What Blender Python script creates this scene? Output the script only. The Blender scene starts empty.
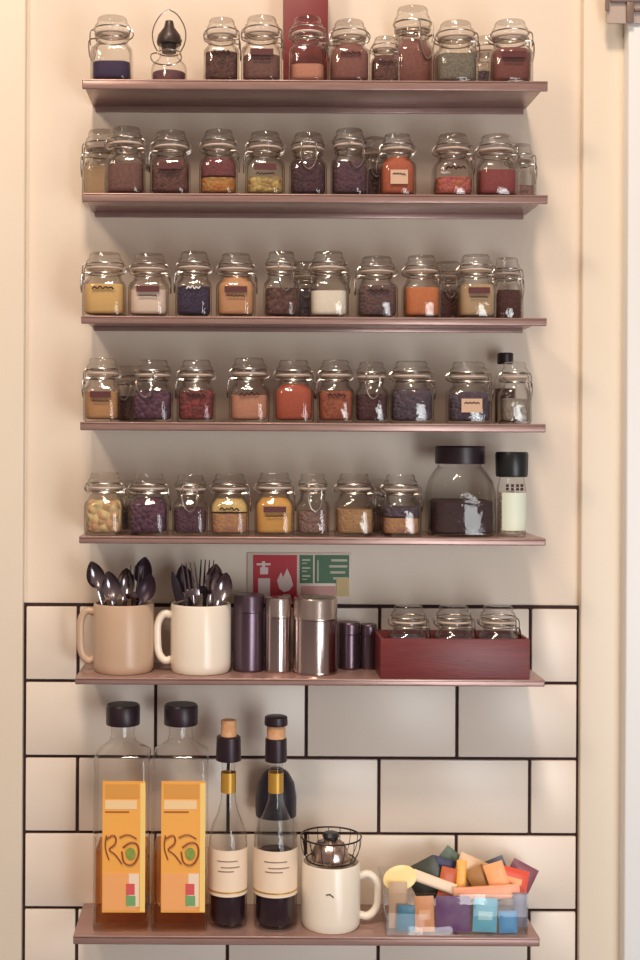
import bpy, bmesh, math, random
from mathutils import Vector, Matrix
random.seed(7)
PI = math.pi
scn = bpy.context.scene
COL = scn.collection

# ------------------------------------------------------------------ camera frame
D = 1.71            # camera to wall
PXM = 0.00133       # metres per pixel on the wall
CX, CY = 235.0, 440.0
TH = 0.0050         # slight roll of the hand-held camera
EYE = 1.45

def P(px, py, Y=0.0):
    dx, dy = px - CX, py - CY
    sc = PXM * (D + Y) / D
    c, s = math.cos(TH), math.sin(TH)
    return Vector(((dx*c + dy*s)*sc, Y, EYE - (-dx*s + dy*c)*sc))

def scale_at(Y): return PXM * (D + Y) / D

# ------------------------------------------------------------------ materials
def lin(c):
    out = []
    for v in c:
        v = v/255.0
        out.append(v/12.92 if v <= 0.04045 else ((v+0.055)/1.055)**2.4)
    return (*out, 1.0)

MATS = {}
def nodes_of(name):
    m = bpy.data.materials.new(name); m.use_nodes = True
    return m, m.node_tree.nodes, m.node_tree.links, m.node_tree.nodes['Principled BSDF']

def solid(name, c, rough=0.5, metal=0.0, c2=None, nscale=40, bump=0.0, bscale=200, spec=0.5, detail=3, aniso=None, coat=0.0):
    if name in MATS: return MATS[name]
    m, N, L, b = nodes_of(name)
    b.inputs['Roughness'].default_value = rough
    b.inputs['Metallic'].default_value = metal
    b.inputs['Specular IOR Level'].default_value = spec
    b.inputs['Coat Weight'].default_value = coat
    tc = N.new('ShaderNodeTexCoord')
    no = N.new('ShaderNodeTexNoise'); no.inputs['Scale'].default_value = nscale; no.inputs['Detail'].default_value = detail
    src = tc.outputs['Object']
    if aniso:
        mp = N.new('ShaderNodeMapping'); mp.inputs['Scale'].default_value = aniso
        L.new(src, mp.inputs['Vector']); src = mp.outputs['Vector']
    L.new(src, no.inputs['Vector'])
    r = N.new('ShaderNodeValToRGB')
    r.color_ramp.elements[0].position = 0.35; r.color_ramp.elements[1].position = 0.65
    r.color_ramp.elements[0].color = lin(c); r.color_ramp.elements[1].color = lin(c2 or c)
    L.new(no.outputs['Fac'], r.inputs['Fac']); L.new(r.outputs['Color'], b.inputs['Base Color'])
    if bump:
        n2 = N.new('ShaderNodeTexNoise'); n2.inputs['Scale'].default_value = bscale
        L.new(src, n2.inputs['Vector'])
        bp = N.new('ShaderNodeBump'); bp.inputs['Strength'].default_value = bump; bp.inputs['Distance'].default_value = 0.002
        L.new(n2.outputs['Fac'], bp.inputs['Height']); L.new(bp.outputs['Normal'], b.inputs['Normal'])
    MATS[name] = m
    return m

def grains(name, c, c2, size=0.0025, bump=0.8, rough=0.75):
    """loose spice: cells of two colours with a bumpy surface"""
    if name in MATS: return MATS[name]
    m, N, L, b = nodes_of(name)
    b.inputs['Roughness'].default_value = rough
    tc = N.new('ShaderNodeTexCoord')
    v = N.new('ShaderNodeTexVoronoi'); v.inputs['Scale'].default_value = 1.0/size
    L.new(tc.outputs['Object'], v.inputs['Vector'])
    sep = N.new('ShaderNodeSeparateColor'); L.new(v.outputs['Color'], sep.inputs['Color'])
    r = N.new('ShaderNodeValToRGB')
    r.color_ramp.elements[0].position = 0.15; r.color_ramp.elements[1].position = 0.85
    r.color_ramp.elements[0].color = lin(c); r.color_ramp.elements[1].color = lin(c2)
    L.new(sep.outputs[0], r.inputs['Fac']); L.new(r.outputs['Color'], b.inputs['Base Color'])
    bp = N.new('ShaderNodeBump'); bp.inputs['Strength'].default_value = bump; bp.inputs['Distance'].default_value = size*0.6
    bp.invert = True
    L.new(v.outputs['Distance'], bp.inputs['Height']); L.new(bp.outputs['Normal'], b.inputs['Normal'])
    MATS[name] = m
    return m

def glass(name, mid=(0.96, 0.97, 0.96), edge=(0.5, 0.5, 0.48), rough=0.02, wav=0.25, wscale=90, ior=1.48):
    """thin-walled clear glass: absorbs more where the wall is seen edge-on, mirrors by Fresnel"""
    if name in MATS: return MATS[name]
    m, N, L, b = nodes_of(name)
    N.remove(b)
    out = N['Material Output']
    tr = N.new('ShaderNodeBsdfTransparent'); gl = N.new('ShaderNodeBsdfGlossy'); gl.inputs['Roughness'].default_value = rough
    gl.inputs['Color'].default_value = (1, 1, 1, 1)
    lw = N.new('ShaderNodeLayerWeight'); lw.inputs['Blend'].default_value = 0.5
    r = N.new('ShaderNodeValToRGB')
    r.color_ramp.elements[0].position = 0.45; r.color_ramp.elements[1].position = 0.97
    r.color_ramp.elements[0].color = (*mid, 1); r.color_ramp.elements[1].color = (*edge, 1)
    L.new(lw.outputs['Facing'], r.inputs['Fac']); L.new(r.outputs['Color'], tr.inputs['Color'])
    fr = N.new('ShaderNodeFresnel')
    ge = N.new('ShaderNodeNewGeometry'); mi_ = N.new('ShaderNodeMix')      # same thin-wall reflection from either side of the wall
    mi_.inputs[2].default_value = ior; mi_.inputs[3].default_value = 1.0/ior
    L.new(ge.outputs['Backfacing'], mi_.inputs[0]); L.new(mi_.outputs[0], fr.inputs['IOR'])
    no = N.new('ShaderNodeTexNoise'); no.inputs['Scale'].default_value = wscale
    tc = N.new('ShaderNodeTexCoord'); L.new(tc.outputs['Object'], no.inputs['Vector'])
    bp = N.new('ShaderNodeBump'); bp.inputs['Strength'].default_value = wav; bp.inputs['Distance'].default_value = 0.002
    L.new(no.outputs['Fac'], bp.inputs['Height'])
    L.new(bp.outputs['Normal'], gl.inputs['Normal'])
    mx = N.new('ShaderNodeMixShader')
    L.new(fr.outputs['Fac'], mx.inputs['Fac']); L.new(tr.outputs['BSDF'], mx.inputs[1]); L.new(gl.outputs['BSDF'], mx.inputs[2])
    L.new(mx.outputs['Shader'], out.inputs['Surface'])
    MATS[name] = m
    return m

M_paint = solid('cream wall paint', (235, 221, 203), 0.55, c2=(231, 216, 197), nscale=3, bump=0.08, bscale=120)
M_trim = solid('cream gloss paint', (234, 222, 202), 0.4, c2=(231, 218, 197), nscale=2, bump=0.05, bscale=60)
M_tile = solid('white glazed tile', (238, 226, 211), 0.34, c2=(233, 220, 204), nscale=6, bump=0.05, bscale=25)
M_grout = solid('dark grout', (48, 30, 34), 0.9, c2=(60, 38, 38), nscale=80)
M_steel = solid('brushed steel shelf', (168, 138, 129), 0.26, 0.3, c2=(158, 126, 118), nscale=30, aniso=(1, 14, 14), bump=0.04, bscale=60)
M_wire = solid('clip wire', (200, 190, 180), 0.25, 1.0)
M_seal = solid('pale rubber seal', (206, 186, 170), 0.6)
M_glass = glass('jar glass', mid=(.97, .965, .955), edge=(.48, .44, .42))
M_lid = glass('lid glass', mid=(0.95, 0.945, 0.935), edge=(0.45, 0.41, 0.39), wav=0.5, wscale=140)
M_bottle = glass('bottle glass', mid=(0.98, 0.98, 0.97), edge=(0.70, 0.66, 0.60), wav=0.15)
M_acrylic = glass('clear acrylic', mid=(0.98, 0.98, 0.98), edge=(0.75, 0.76, 0.78), wav=0.05)
M_ink = solid('dark ink', (52, 24, 28), 0.7)
M_white_ink = solid('white ink', (235, 228, 222), 0.6)
M_black = solid('black plastic', (40, 26, 34), 0.38, c2=(46, 30, 38))
M_blackg = solid('black green plastic', (34, 36, 36), 0.35)

# ------------------------------------------------------------------ geometry helpers
def link(o, parent=None):
    COL.objects.link(o)
    if parent is not None: o.parent = parent
    return o

def finish(name, bm, mat, parent=None, smooth=True, angle=40):
    bmesh.ops.recalc_face_normals(bm, faces=bm.faces)
    me = bpy.data.meshes.new(name); bm.to_mesh(me); bm.free()
    for mm in (mat if isinstance(mat, (list, tuple)) else [mat]): me.materials.append(mm)
    if smooth:
        for p in me.polygons: p.use_smooth = True
        me.set_sharp_from_angle(angle=math.radians(angle))
    return link(bpy.data.objects.new(name, me), parent)

def tag(o, label, cat, group=None, kind=None):
    if label: o['label'] = label
    if cat: o['category'] = cat
    if group: o['group'] = group
    if kind: o['kind'] = kind
    return o

def thing(name, loc, label, cat, group=None, rz=0.0):
    o = bpy.data.objects.new(name, None); o.empty_display_size = 0.03
    o.location = loc; o.rotation_euler = (0, 0, rz)
    link(o); return tag(o, label, cat, group)

def box(bm, x0, x1, y0, y1, z0, z1, bev=0.0, seg=2, mi=0):
    r = bmesh.ops.create_cube(bm, size=1.0)
    vs = r['verts']
    for v in vs:
        v.co = Vector(((x0+x1)/2 + v.co.x*(x1-x0), (y0+y1)/2 + v.co.y*(y1-y0), (z0+z1)/2 + v.co.z*(z1-z0)))
    fs = list({f for v in vs for f in v.link_faces})
    for f in fs: f.material_index = mi
    if bev > 0:
        es = list({e for v in vs for e in v.link_edges})
        rr = bmesh.ops.bevel(bm, geom=es, offset=bev, segments=seg, affect='EDGES', profile=0.5)
        for f in rr['faces']: f.material_index = mi

def lathe(bm, prof, seg=28, cx=0.0, cy=0.0, mi=0):
    rings = []
    for r, z in prof:
        if r < 1e-6: rings.append([bm.verts.new((cx, cy, z))])
        else: rings.append([bm.verts.new((cx + r*math.cos(2*PI*k/seg), cy + r*math.sin(2*PI*k/seg), z)) for k in range(seg)])
    skin(bm, rings, mi)
    return rings

def skin(bm, rings, mi=0):
    for a, b in zip(rings[:-1], rings[1:]):
        if len(a) == 1 and len(b) == 1: continue
        n = max(len(a), len(b))
        for k in range(n):
            k2 = (k+1) % n
            if len(a) == 1: f = bm.faces.new((a[0], b[k], b[k2]))
            elif len(b) == 1: f = bm.faces.new((a[k], a[k2], b[0]))
            else: f = bm.faces.new((a[k], a[k2], b[k2], b[k]))
            f.material_index = mi

def rsq(hx, hy, cr, z, n=5):
    """rounded rectangle ring"""
    cr = min(cr, hx, hy); pts = []
    for qx, qy, a0 in ((1, 1, 0), (-1, 1, PI/2), (-1, -1, PI), (1, -1, 1.5*PI)):
        for k in range(n+1):
            a = a0 + (PI/2)*k/n
            pts.append((qx*(hx-cr) + cr*math.cos(a), qy*(hy-cr) + cr*math.sin(a), z))
    return pts

def loft(bm, secs, cap0=True, cap1=True, mi=0):
    rings = [[bm.verts.new(p) for p in rsq(*s)] for s in secs]
    skin(bm, rings, mi)
    if cap0: bm.faces.new(list(reversed(rings[0]))).material_index = mi
    if cap1: bm.faces.new(rings[-1]).material_index = mi
    return rings

def tube(bm, pts, r, seg=6, closed=False, caps=True, mi=0):
    pts = [Vector(p) for p in pts]; n = len(pts); rings = []
    prev = None
    for i, p in enumerate(pts):
        if closed: t = pts[(i+1) % n] - pts[i-1]
        else: t = pts[min(i+1, n-1)] - pts[max(i-1, 0)]
        if t.length < 1e-9: t = Vector((0, 0, 1))
        t.normalize()
        if prev is None:
            ref = Vector((0, 0, 1)) if abs(t.z) < 0.9 else Vector((1, 0, 0))
            u = t.cross(ref).normalized()
        else:
            u = (prev - t*prev.dot(t))
            u = u.normalized() if u.length > 1e-6 else t.orthogonal().normalized()
        prev = u; w = t.cross(u)
        rr = r[i] if isinstance(r, (list, tuple)) else r
        rings.append([bm.verts.new(p + (u*math.cos(2*PI*k/seg) + w*math.sin(2*PI*k/seg))*rr) for k in range(seg)])
    skin(bm, rings, mi)
    if closed:
        a, b = rings[-1], rings[0]
        # match the twist
        best = min(range(seg), key=lambda s: sum((a[k].co - b[(k+s) % seg].co).length for k in range(seg)))
        for k in range(seg):
            f = bm.faces.new((a[k], a[(k+1) % seg], b[(k+1+best) % seg], b[(k+best) % seg])); f.material_index = mi
    elif caps:
        bm.faces.new(list(reversed(rings[0]))); bm.faces.new(rings[-1])

def circle(r, z, n=28, cx=0, cy=0): return [(cx + r*math.cos(2*PI*k/n), cy + r*math.sin(2*PI*k/n), z) for k in range(n)]

def smoothpath(pts, it=2):
    pts = [Vector(p) for p in pts]
    for _ in range(it):
        q = [pts[0]]
        for a, b in zip(pts[:-1], pts[1:]): q += [a*0.75 + b*0.25, a*0.25 + b*0.75]
        q.append(pts[-1]); pts = q
    return pts

def scribble(bm, x0, x1, z, h, y, r=0.0006, n=9, rnd=random):
    """a line of illegible handwriting on a front face"""
    pts = []
    for i in range(n+1):
        t = i/n
        pts.append((x0 + (x1-x0)*t, y, z + (h*0.5 if i % 2 else -h*0.5)*rnd.uniform(0.35, 1.0)))
    tube(bm, smoothpath(pts, 1), r, 5)

# ------------------------------------------------------------------ the setting
XL, XR = -0.279, 0.4575
ZB, ZT = 0.55, 2.35
def structure(o): o['kind'] = 'structure'; return o

bm = bmesh.new()
Z_TILE = EYE - 165.3*PXM
box(bm, XL-0.05, XR+0.05, 0.0, 0.06, ZB, ZT, mi=0)                  # plaster
box(bm, XL, XR, -0.0032, 0.0, ZB, Z_TILE+0.0022, mi=1)             # grout bed
rowh, tw, g = 0.1003, 0.1997, 0.0021
for r in range(8):
    z1 = Z_TILE - r*rowh - g; z0 = Z_TILE - (r+1)*rowh + g
    off = -0.2065 if r % 2 == 0 else -0.1035
    xs = [off + k*tw for k in range(-3, 6)]
    for a, b in zip(xs[:-1], xs[1:]):
        a2, b2 = max(a+g, XL+0.004), min(b-g, XR-0.0035)
        if b2 - a2 < 0.012: continue
        box(bm, a2, b2, -0.0075, -0.001, z0, z1, bev=0.0013, seg=2, mi=2)
structure(finish('wall_back', bm, [M_paint, M_grout, M_tile], angle=30))

def pillar(name, x0, x1, yf, mat):
    bm = bmesh.new(); box(bm, x0, x1, yf, 0.06, ZB, ZT, bev=0.0022, seg=3)
    return structure(finish(name, bm, mat, angle=30))
pillar('wall_left', XL-0.45, XL, -0.013, M_trim)
XD = P(625.5, 500, -0.03).x
pillar('wall_right', XR, XD+.02, -0.013, M_trim)
pillar('trim_1', XD, XD+0.45, -0.034, solid('white gloss door frame', (238, 240, 240), .35, c2=(235, 237, 236), nscale=2, bump=.05, bscale=60))

# ------------------------------------------------------------------ shelves
SH_Y = -0.12
SHELF = []   # top z at each shelf
spec = [   # left px, right px, top-edge px at x=235, thickness
    (82, 548, 79.5, .0125), (82, 548, 193.5, .0110), (81, 547, 316.5, .0098), (80, 546, 422.5, .0105),
    (79, 546, 537.0, .0090), (75, 545, 678.5, .0085), (73, 540, 936.5, .0110)]
ORD = ['topmost', 'second', 'third', 'fourth', 'fifth', 'sixth', 'lowest']
shelf_lab = [
    'brushed steel wall shelf, topmost, holding jars against the bare cream wall',
    'brushed steel wall shelf, second from top, under the top row of jars',
    'brushed steel wall shelf, third from top, carrying the jar of white salt',
    'brushed steel wall shelf, fourth from top, with a slim dark-capped bottle at its right',
    'brushed steel wall shelf, fifth from top, just above the red and green sign',
    'brushed steel wall shelf carrying the cutlery mugs, steel tins and wooden box',
    'lowest brushed steel wall shelf, carrying the yellow-labelled bottles and tea tray']
for i, (l, r, t, th) in enumerate(spec):
    a, b, c = P(l, t, SH_Y), P(r, t, SH_Y), P(CX, t, SH_Y)
    zt = c.z; SHELF.append(zt)
    bm = bmesh.new()
    back = -0.0002 if i < 5 else -0.0078
    box(bm, a.x, b.x, SH_Y, back, zt-0.0035, zt, bev=0.0007)
    # folded front nose and a folded return at the wall
    yb = SH_Y + 0.004
    box(bm, a.x, b.x, SH_Y, yb, zt-th, zt-0.0005, bev=0.0016, seg=3)
    box(bm, a.x+0.004, b.x-0.004, back-0.004, back, zt-th*0.9, zt-0.002, bev=0.0006)
    o = finish('wall_shelf', bm, M_steel, angle=50)
    tag(o, shelf_lab[i], 'shelf', 'steel wall shelves')

# ------------------------------------------------------------------ clip-top jars
JW, JH = 0.0265, 0.078     # nominal half width and height
def body_secs(off=0.0, z0=0.0):
    w = JW - off
    return [(w-0.004, w-0.004, 0.011, z0), (w-0.001, w-0.001, 0.0125, z0+0.0012), (w, w, 0.013, z0+0.004),
            (w, w, 0.013, 0.036), (w-0.0012, w-0.0012, 0.014, 0.0405), (w-0.0045, w-0.0045, 0.017, 0.0445),
            (0.0205-off, 0.0205-off, 0.0205-off, 0.0480), (0.0196-off, 0.0196-off, 0.0196-off, 0.0505),
            (0.0196-off, 0.0196-off, 0.0196-off, 0.0545), (0.0224-off, 0.0224-off, 0.0224-off, 0.0556), (0.0224-off, 0.0224-off, 0.0224-off, 0.0576)]
ZS = [0.0, 0.0012, 0.004, 0.036, 0.0405, 0.0445, 0.0480, 0.0505, 0.0545]
def inner_hw(z):
    secs = body_secs(0.0028, 0.004)[:9]
    pz = secs[0]
    for s in secs[1:]:
        if z <= s[3]:
            t = (z - pz[3])/max(1e-6, s[3]-pz[3]); t = max(0, min(1, t))
            return tuple(pz[k] + (s[k]-pz[k])*t for k in range(3))
        pz = s
    return secs[-1][:3]

def mesh_of(name, bm, mat, angle=40):
    o = finish(name, bm, mat, angle=angle); me = o.data
    bpy.data.objects.remove(o); return me

bm = bmesh.new()
loft(bm, body_secs(), cap1=False)
inn = body_secs(0.0024, 0.0035)
r_in = loft(bm, list(reversed(inn))[0:0] or inn, cap0=True, cap1=False)
ME_body = mesh_of('jar_body', bm, M_glass)
bm = bmesh.new()
lathe(bm, [(0.0, .0598), (.0185, .0598), (.0226, .0602), (.0232, .0615), (.0232, .0665), (.0220, .0690), (.0198, .0706), (.0192, .0752), (.0176, .0774), (.0, .0780)], 28)
lathe(bm, [(0.0, .0560), (.0165, .0560), (.0165, .0598)], 24)
ME_lid = mesh_of('jar_lid', bm, M_lid)
bm = bmesh.new()
lathe(bm, [(.0180, .0576), (.0222, .0576), (.0228, .0587), (.0222, .0598), (.0180, .0598), (.0180, .0576)], 28)
ME_seal = mesh_of('jar_seal', bm, M_seal)
bm = bmesh.new()
wr = 0.00085
tube(bm, circle(.0208, .0525), wr, 6, closed=True)
tube(bm, circle(.0240, .0640), wr, 6, closed=True)
for s in (-1, 1):     # hinge loops at the back, latch links at the front
    tube(bm, smoothpath([(s*.006, .0205, .0525), (s*.006, .0262, .055), (s*.006, .0270, .060), (s*.006, .0236, .064)]), wr, 6)
    tube(bm, smoothpath([(s*.010, -.0220, .064), (s*.0105, -.0262, .062), (s*.0105, -.0265, .052), (s*.009, -.0262, .046)]), wr, 6)
    tube(bm, smoothpath([(s*.0125, -.0168, .0525), (s*.0125, -.0262, .053), (s*.0115, -.0282, .046), (s*.007, -.0284, .034), (0, -.0284, .0305)]), wr*1.1, 6)
ME_clip = mesh_of('jar_clip', bm, M_wire)

JAR_N = 0
def contents_mesh(fill, mat, rnd):
    """fill in nominal metres, follows the inside of the jar, with a heaped, uneven top"""
    fill = max(0.008, min(0.053, fill))
    zs = [0.0042, 0.0055, 0.008] + [z for z in (0.02, 0.036, 0.0405, 0.0445, 0.048, 0.0505) if 0.008 < z < fill-0.001] + [fill]
    bm = bmesh.new()
    secs = []
    for z in zs:
        hx, hy, cr = inner_hw(z); secs.append((hx, hy, cr, z))
    rings = loft(bm, secs, cap1=False)
    top = rings[-1]; prev = top
    ax, ay = rnd.uniform(-.0012, .0012), rnd.uniform(-.0008, .0008)
    for f in (0.75, 0.5, 0.25):
        ring = []
        for v in top:
            ring.append(bm.verts.new((v.co.x*f, v.co.y*f, fill + 0.0012*(1-f) + rnd.uniform(-.0005, .0005) + ax*f*v.co.x/JW + ay*f*v.co.y/JW)))
        skin(bm, [prev, ring]); prev = ring
    c = bm.verts.new((0, 0, fill+.0014)); skin(bm, [prev, [c]])
    return bm

def spice_jar(shelf, px, wpx, toppx, label, mat, fill, back=False, clip=0, ink=None, jitter=0.0, base=None, yc=None, group=None, layer=None):
    """fill: fraction of the jar's total height; ink: None / 'ink' / 'band' / 'white' / 'paper'"""
    rnd = random.Random(px*31 + shelf*977)
    yc = yc if yc is not None else (-0.0300 if back else -0.0885)
    yf = yc - 0.024
    zb = SHELF[shelf] if base is None else base
    sx = wpx*scale_at(yf)/(2*JW); sy = min(sx, 0.0485/(2*JW))
    ztop = P(px, toppx, yc).z; sz = (ztop - zb)/JH
    loc = P(px, toppx, yf); loc = Vector((loc.x, yc, zb + 0.0001))
    t = thing('spice_jar', loc, label, 'jar', group or 'clip-top spice jars on the shelves')
    t.scale = (sx, sy, sz)
    b = link(bpy.data.objects.new('glass_body', ME_body), t)
    link(bpy.data.objects.new('lid', ME_lid), t)
    link(bpy.data.objects.new('rubber_seal', ME_seal), t)
    c = link(bpy.data.objects.new('wire_clip', ME_clip), t); c.rotation_euler = (0, 0, clip)
    if clip == 0 and ink:      # the latch would cover the writing: swing it to the side of the jar
        c.rotation_euler = (0, 0, rnd.choice((PI/2, -PI/2)))
    if mat is not None:
        finish('contents', contents_mesh(fill*JH, mat, rnd), mat, t, angle=60)
        if layer:
            lm, lh = layer
            bm = bmesh.new()
            z0 = fill*JH + .0022
            h0 = inner_hw(z0); z1 = min(z0 + lh*JH, .0505); h1 = inner_hw(z1)
            loft(bm, [(*h0, z0), (*inner_hw((z0+z1)/2), (z0+z1)/2), (*h1, z1)])
            finish('top_layer', bm, lm, t, angle=60)
    yl = -JW - 0.0003
    if ink == 'ink':
        bm = bmesh.new(); scribble(bm, -.013, .013, .034, .006, yl, .0010, 8, rnd); finish('handwriting', bm, M_ink, t)
    elif ink == 'white':
        bm = bmesh.new(); scribble(bm, -.010, .010, .034, .007, yl, .0009, 7, rnd); finish('handwriting', bm, M_white_ink, t)
    elif ink == 'band':
        bm = bmesh.new(); loft_band(bm, .015, .0295, .0365, yl); finish('label', bm, solid('dark label', (88, 40, 42), .6), t)
        bm = bmesh.new(); scribble(bm, -.012, .012, .025, .003, yl, .0007, 10, rnd); finish('handwriting', bm, M_ink, t)
    elif ink == 'paper':
        bm = bmesh.new(); loft_band(bm, .0125, .014, .031, yl); lb = finish('label', bm, solid('buff paper label', (206, 172, 146), .7), t)
        bm = bmesh.new(); scribble(bm, -.009, .009, .026, .004, yl-.0006, .0007, 8, rnd); finish('handwriting', bm, M_ink, lb)
    return t

def loft_band(bm, hw, z0, z1, y):
    box(bm, -hw, hw, y-.0004, y+.0001, z0, z1)

# contents
W = lambda n, c, c2=None, s=.0012, b=.35: grains(n, c, c2 or c, s, b)
def earthy(c):
    g_ = .3*c[0] + .59*c[1] + .11*c[2]
    return tuple(int((v*.82 + g_*.18)*.93) for v in c)
W = lambda n, c, c2=None, s=.0012, b=.35: grains(n, earthy(c), earthy(c2 or c), s, b)
C_navy = W('dark purple spice', (58, 40, 88), (72, 52, 98))
C_dkbrown = W('dark brown spice', (84, 46, 40), (120, 72, 60), .003, .9)
C_brown = W('mid brown spice', (140, 92, 80), (116, 70, 62))
C_salmon = W('salmon powder', (226, 150, 120), (214, 136, 104))
C_redbr = W('red brown powder', (140, 76, 66), (156, 92, 80))
C_choc = W('chocolate spice', (96, 52, 46), (126, 76, 66), .003, .9)
C_sage = W('grey green herb', (146, 136, 116), (122, 114, 96), .002, .8)
C_greyp = W('grey purple spice', (124, 104, 122), (98, 80, 100), .003, .8)
C_rust = W('rust red powder', (132, 64, 56), (146, 76, 66))
C_orangemix = W('orange flecked spice', (216, 120, 40), (200, 150, 66), .004, .9)
C_yelseed = W('pale yellow seeds', (224, 196, 104), (178, 132, 74), .005, 1.0)
C_maroon = W('dark maroon spice', (92, 46, 66), (70, 34, 42), .004, .9)
C_plum = W('plum dark spice', (88, 48, 76), (104, 62, 70), .004, .9)
C_orred = W('orange red powder', (208, 96, 54), (190, 84, 48))
C_pinkred = W('red pink peppercorns', (214, 92, 96), (206, 112, 66), .005, 1.0)
C_red = W('deep red powder', (150, 52, 56), (164, 70, 68))
C_yellow = W('yellow powder', (242, 196, 112), (236, 186, 104))
C_white = W('cream powder', (250, 226, 200), (244, 216, 196))
C_ink = W('blue black seeds', (52, 36, 62), (66, 48, 92), .003, .9)
C_tan = W('orange tan powder', (226, 164, 108), (216, 150, 98))
C_brwn2 = W('brown bark pieces', (122, 76, 64), (98, 60, 54), .006, 1.0)
C_salt = W('white salt', (255, 248, 226), (250, 238, 218), .0015, .3)
C_dpurp = W('dark purple brown spice', (96, 72, 82), (118, 76, 66), .004, .9)
C_orange = W('bright orange powder', (216, 112, 52), (226, 126, 62))
C_sand = W('sandy powder', (206, 172, 126), (196, 160, 116))
C_mahog = W('mahogany spice', (104, 48, 42), (86, 40, 34), .003, .9)
C_amber = W('amber powder', (216, 156, 94), (202, 140, 82))
C_aubg = W('aubergine berries', (92, 48, 74), (110, 64, 90), .006, 1.0)
C_crim = W('crimson flakes', (160, 48, 52), (118, 52, 46), .005, 1.0)
C_apri = W('apricot powder', (216, 146, 110), (206, 132, 96))
C_chili = W('chili red orange powder', (200, 82, 46), (184, 72, 42))
C_pap = W('paprika orange brown', (186, 92, 48), (160, 70, 44), .003, .8)
C_wine = W('wine dark flakes', (92, 40, 50), (74, 34, 36), .005, 1.0)
C_slate = W('slate purple spice', (96, 78, 96), (76, 58, 76), .004, .9)
C_grey = W('grey pepper', (168, 154, 138), (146, 132, 116), .003, .8)
C_pasta = W('pale yellow shapes', (236, 210, 140), (226, 170, 116), .010, 1.0)
C_gold = W('golden orange powder', (240, 176, 76), (230, 160, 66))
C_honey = W('honey brown seeds', (194, 146, 92), (182, 132, 78), .003, .8)
C_terra = W('terracotta powder', (190, 124, 100), (204, 148, 84), .004, .6)
C_pinkbr = W('pinkish brown herb', (160, 122, 112), (140, 100, 92), .004, .9)
C_gold_top = W('yellow top seeds', (240, 206, 126), (230, 190, 106), .003, .8)
C_darkred_top = W('dark red top', (140, 58, 66), (120, 50, 56), .003, .8)

J = spice_jar
# top shelf
J(0, 110.5, 42, 18, 'clip-top jar with a low layer of dark purple spice, leftmost on the top shelf', C_navy, .30, clip=-1.9)
J(0, 221.5, 36, 20, 'clip-top jar of dark brown spice beside the swing-stopper bottle on the top shelf', C_dkbrown, .46, ink='ink')
J(0, 262, 41, 18, 'clip-top jar of brown powder with a dark label, left of the red box', C_brown, .40, ink='band')
J(0, 308.5, 37, 18, 'clip-top jar of salmon pink powder standing in front of the dark red box', C_salmon, .27, clip=PI/2)
J(0, 351, 41, 22, 'clip-top jar of reddish brown powder just right of the dark red box', C_redbr, .62, ink='ink')
J(0, 387, 29, 38, 'smallest clip-top jar on the top shelf, filled with chocolate brown spice', C_choc, .60, ink='ink')
J(0, 415, 43, 8, 'tall clip-top jar at the back of the top shelf, rising above its neighbours', C_redbr, .62, back=True, clip=.6)
J(0, 459, 43, 23, 'clip-top jar of grey green herb on the top shelf', C_sage, .46, clip=PI/2)
J(0, 489, 34, 38, 'clip-top jar of grey purple spice at the back, near the top shelf right end', C_greyp, .40, back=True, clip=-PI/2)
J(0, 514, 43, 22, 'clip-top jar of rust red powder, rightmost on the top shelf', C_rust, .55, ink='band', clip=PI/2)
# second shelf
J(1, 100, 38, 131, 'clip-top jar half hidden at the back of the left end of the second shelf', C_sand, .5, back=True, clip=-PI/2)
J(1, 124, 41, 128, 'leftmost front clip-top jar on the second shelf, holding mid brown spice', C_brown, .45, clip=PI/2)
J(1, 170, 41, 132, 'clip-top jar of chocolate spice with a dark label on the second shelf', C_choc, .55, ink='band')
J(1, 218.5, 39, 131, 'clip-top jar of orange flecked spice under a dark red layer, second shelf', C_orangemix, .26, layer=(C_darkred_top, .26), clip=PI/2)
J(1, 265.5, 40, 133, 'clip-top jar of pale yellow seeds on the second shelf', C_yelseed, .28, ink='band')
J(1, 309, 38, 134, 'clip-top jar of dark maroon spice on the second shelf', C_maroon, .56)
J(1, 351, 38, 130, 'clip-top jar of plum dark spice left of the orange red jar on the second shelf', C_plum, .50, clip=.3)
J(1, 377, 30, 138, 'clip-top jar of wine dark flakes at the back, glimpsed left of the orange red powder', C_wine, .52, back=True)
J(1, 399.5, 37, 135, 'clip-top jar of orange red powder with a buff label on the second shelf', C_orred, .62, ink='paper')
J(1, 456, 40, 135, 'clip-top jar of pink and orange peppercorns on the second shelf', C_pinkred, .30, ink='ink')
J(1, 500.5, 42, 136, 'clip-top jar of deep red powder near the right end of the second shelf', C_red, .42, clip=PI/2)
J(1, 524, 30, 145, 'clip-top jar at the back of the right end of the second shelf', C_pinkbr, .32, back=True, clip=PI/2)
# third shelf
J(2, 103, 44, 253, 'clip-top jar of pale yellow powder, leftmost on the third shelf', C_yellow, .50, ink='ink', clip=-PI/2)
J(2, 148, 41, 254, 'clip-top jar of cream powder with a dark label on the third shelf', C_white, .42, ink='band')
J(2, 193.5, 37, 252, 'clip-top jar of blue black seeds with white writing on the third shelf', C_ink, .46, ink='white')
J(2, 236, 40, 254, 'clip-top jar of orange tan powder with a dark label on the third shelf', C_tan, .62, ink='band')
J(2, 282, 36, 252, 'clip-top jar of brown bark pieces on the third shelf, left of the white salt', C_brwn2, .44, clip=.2)
J(2, 330, 40, 252, 'clip-top jar of white salt on the third shelf', C_salt, .40, clip=PI/2)
J(2, 306, 30, 262, 'clip-top jar of slate purple spice at the back, left of the white salt', C_slate, .55, back=True)
J(2, 379, 41, 257, 'clip-top jar of dark purple brown spice just right of the white salt', C_dpurp, .52, ink='ink')
J(2, 424, 38, 256, 'clip-top jar of bright orange powder on the third shelf', C_orange, .48, clip=PI/2)
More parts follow.
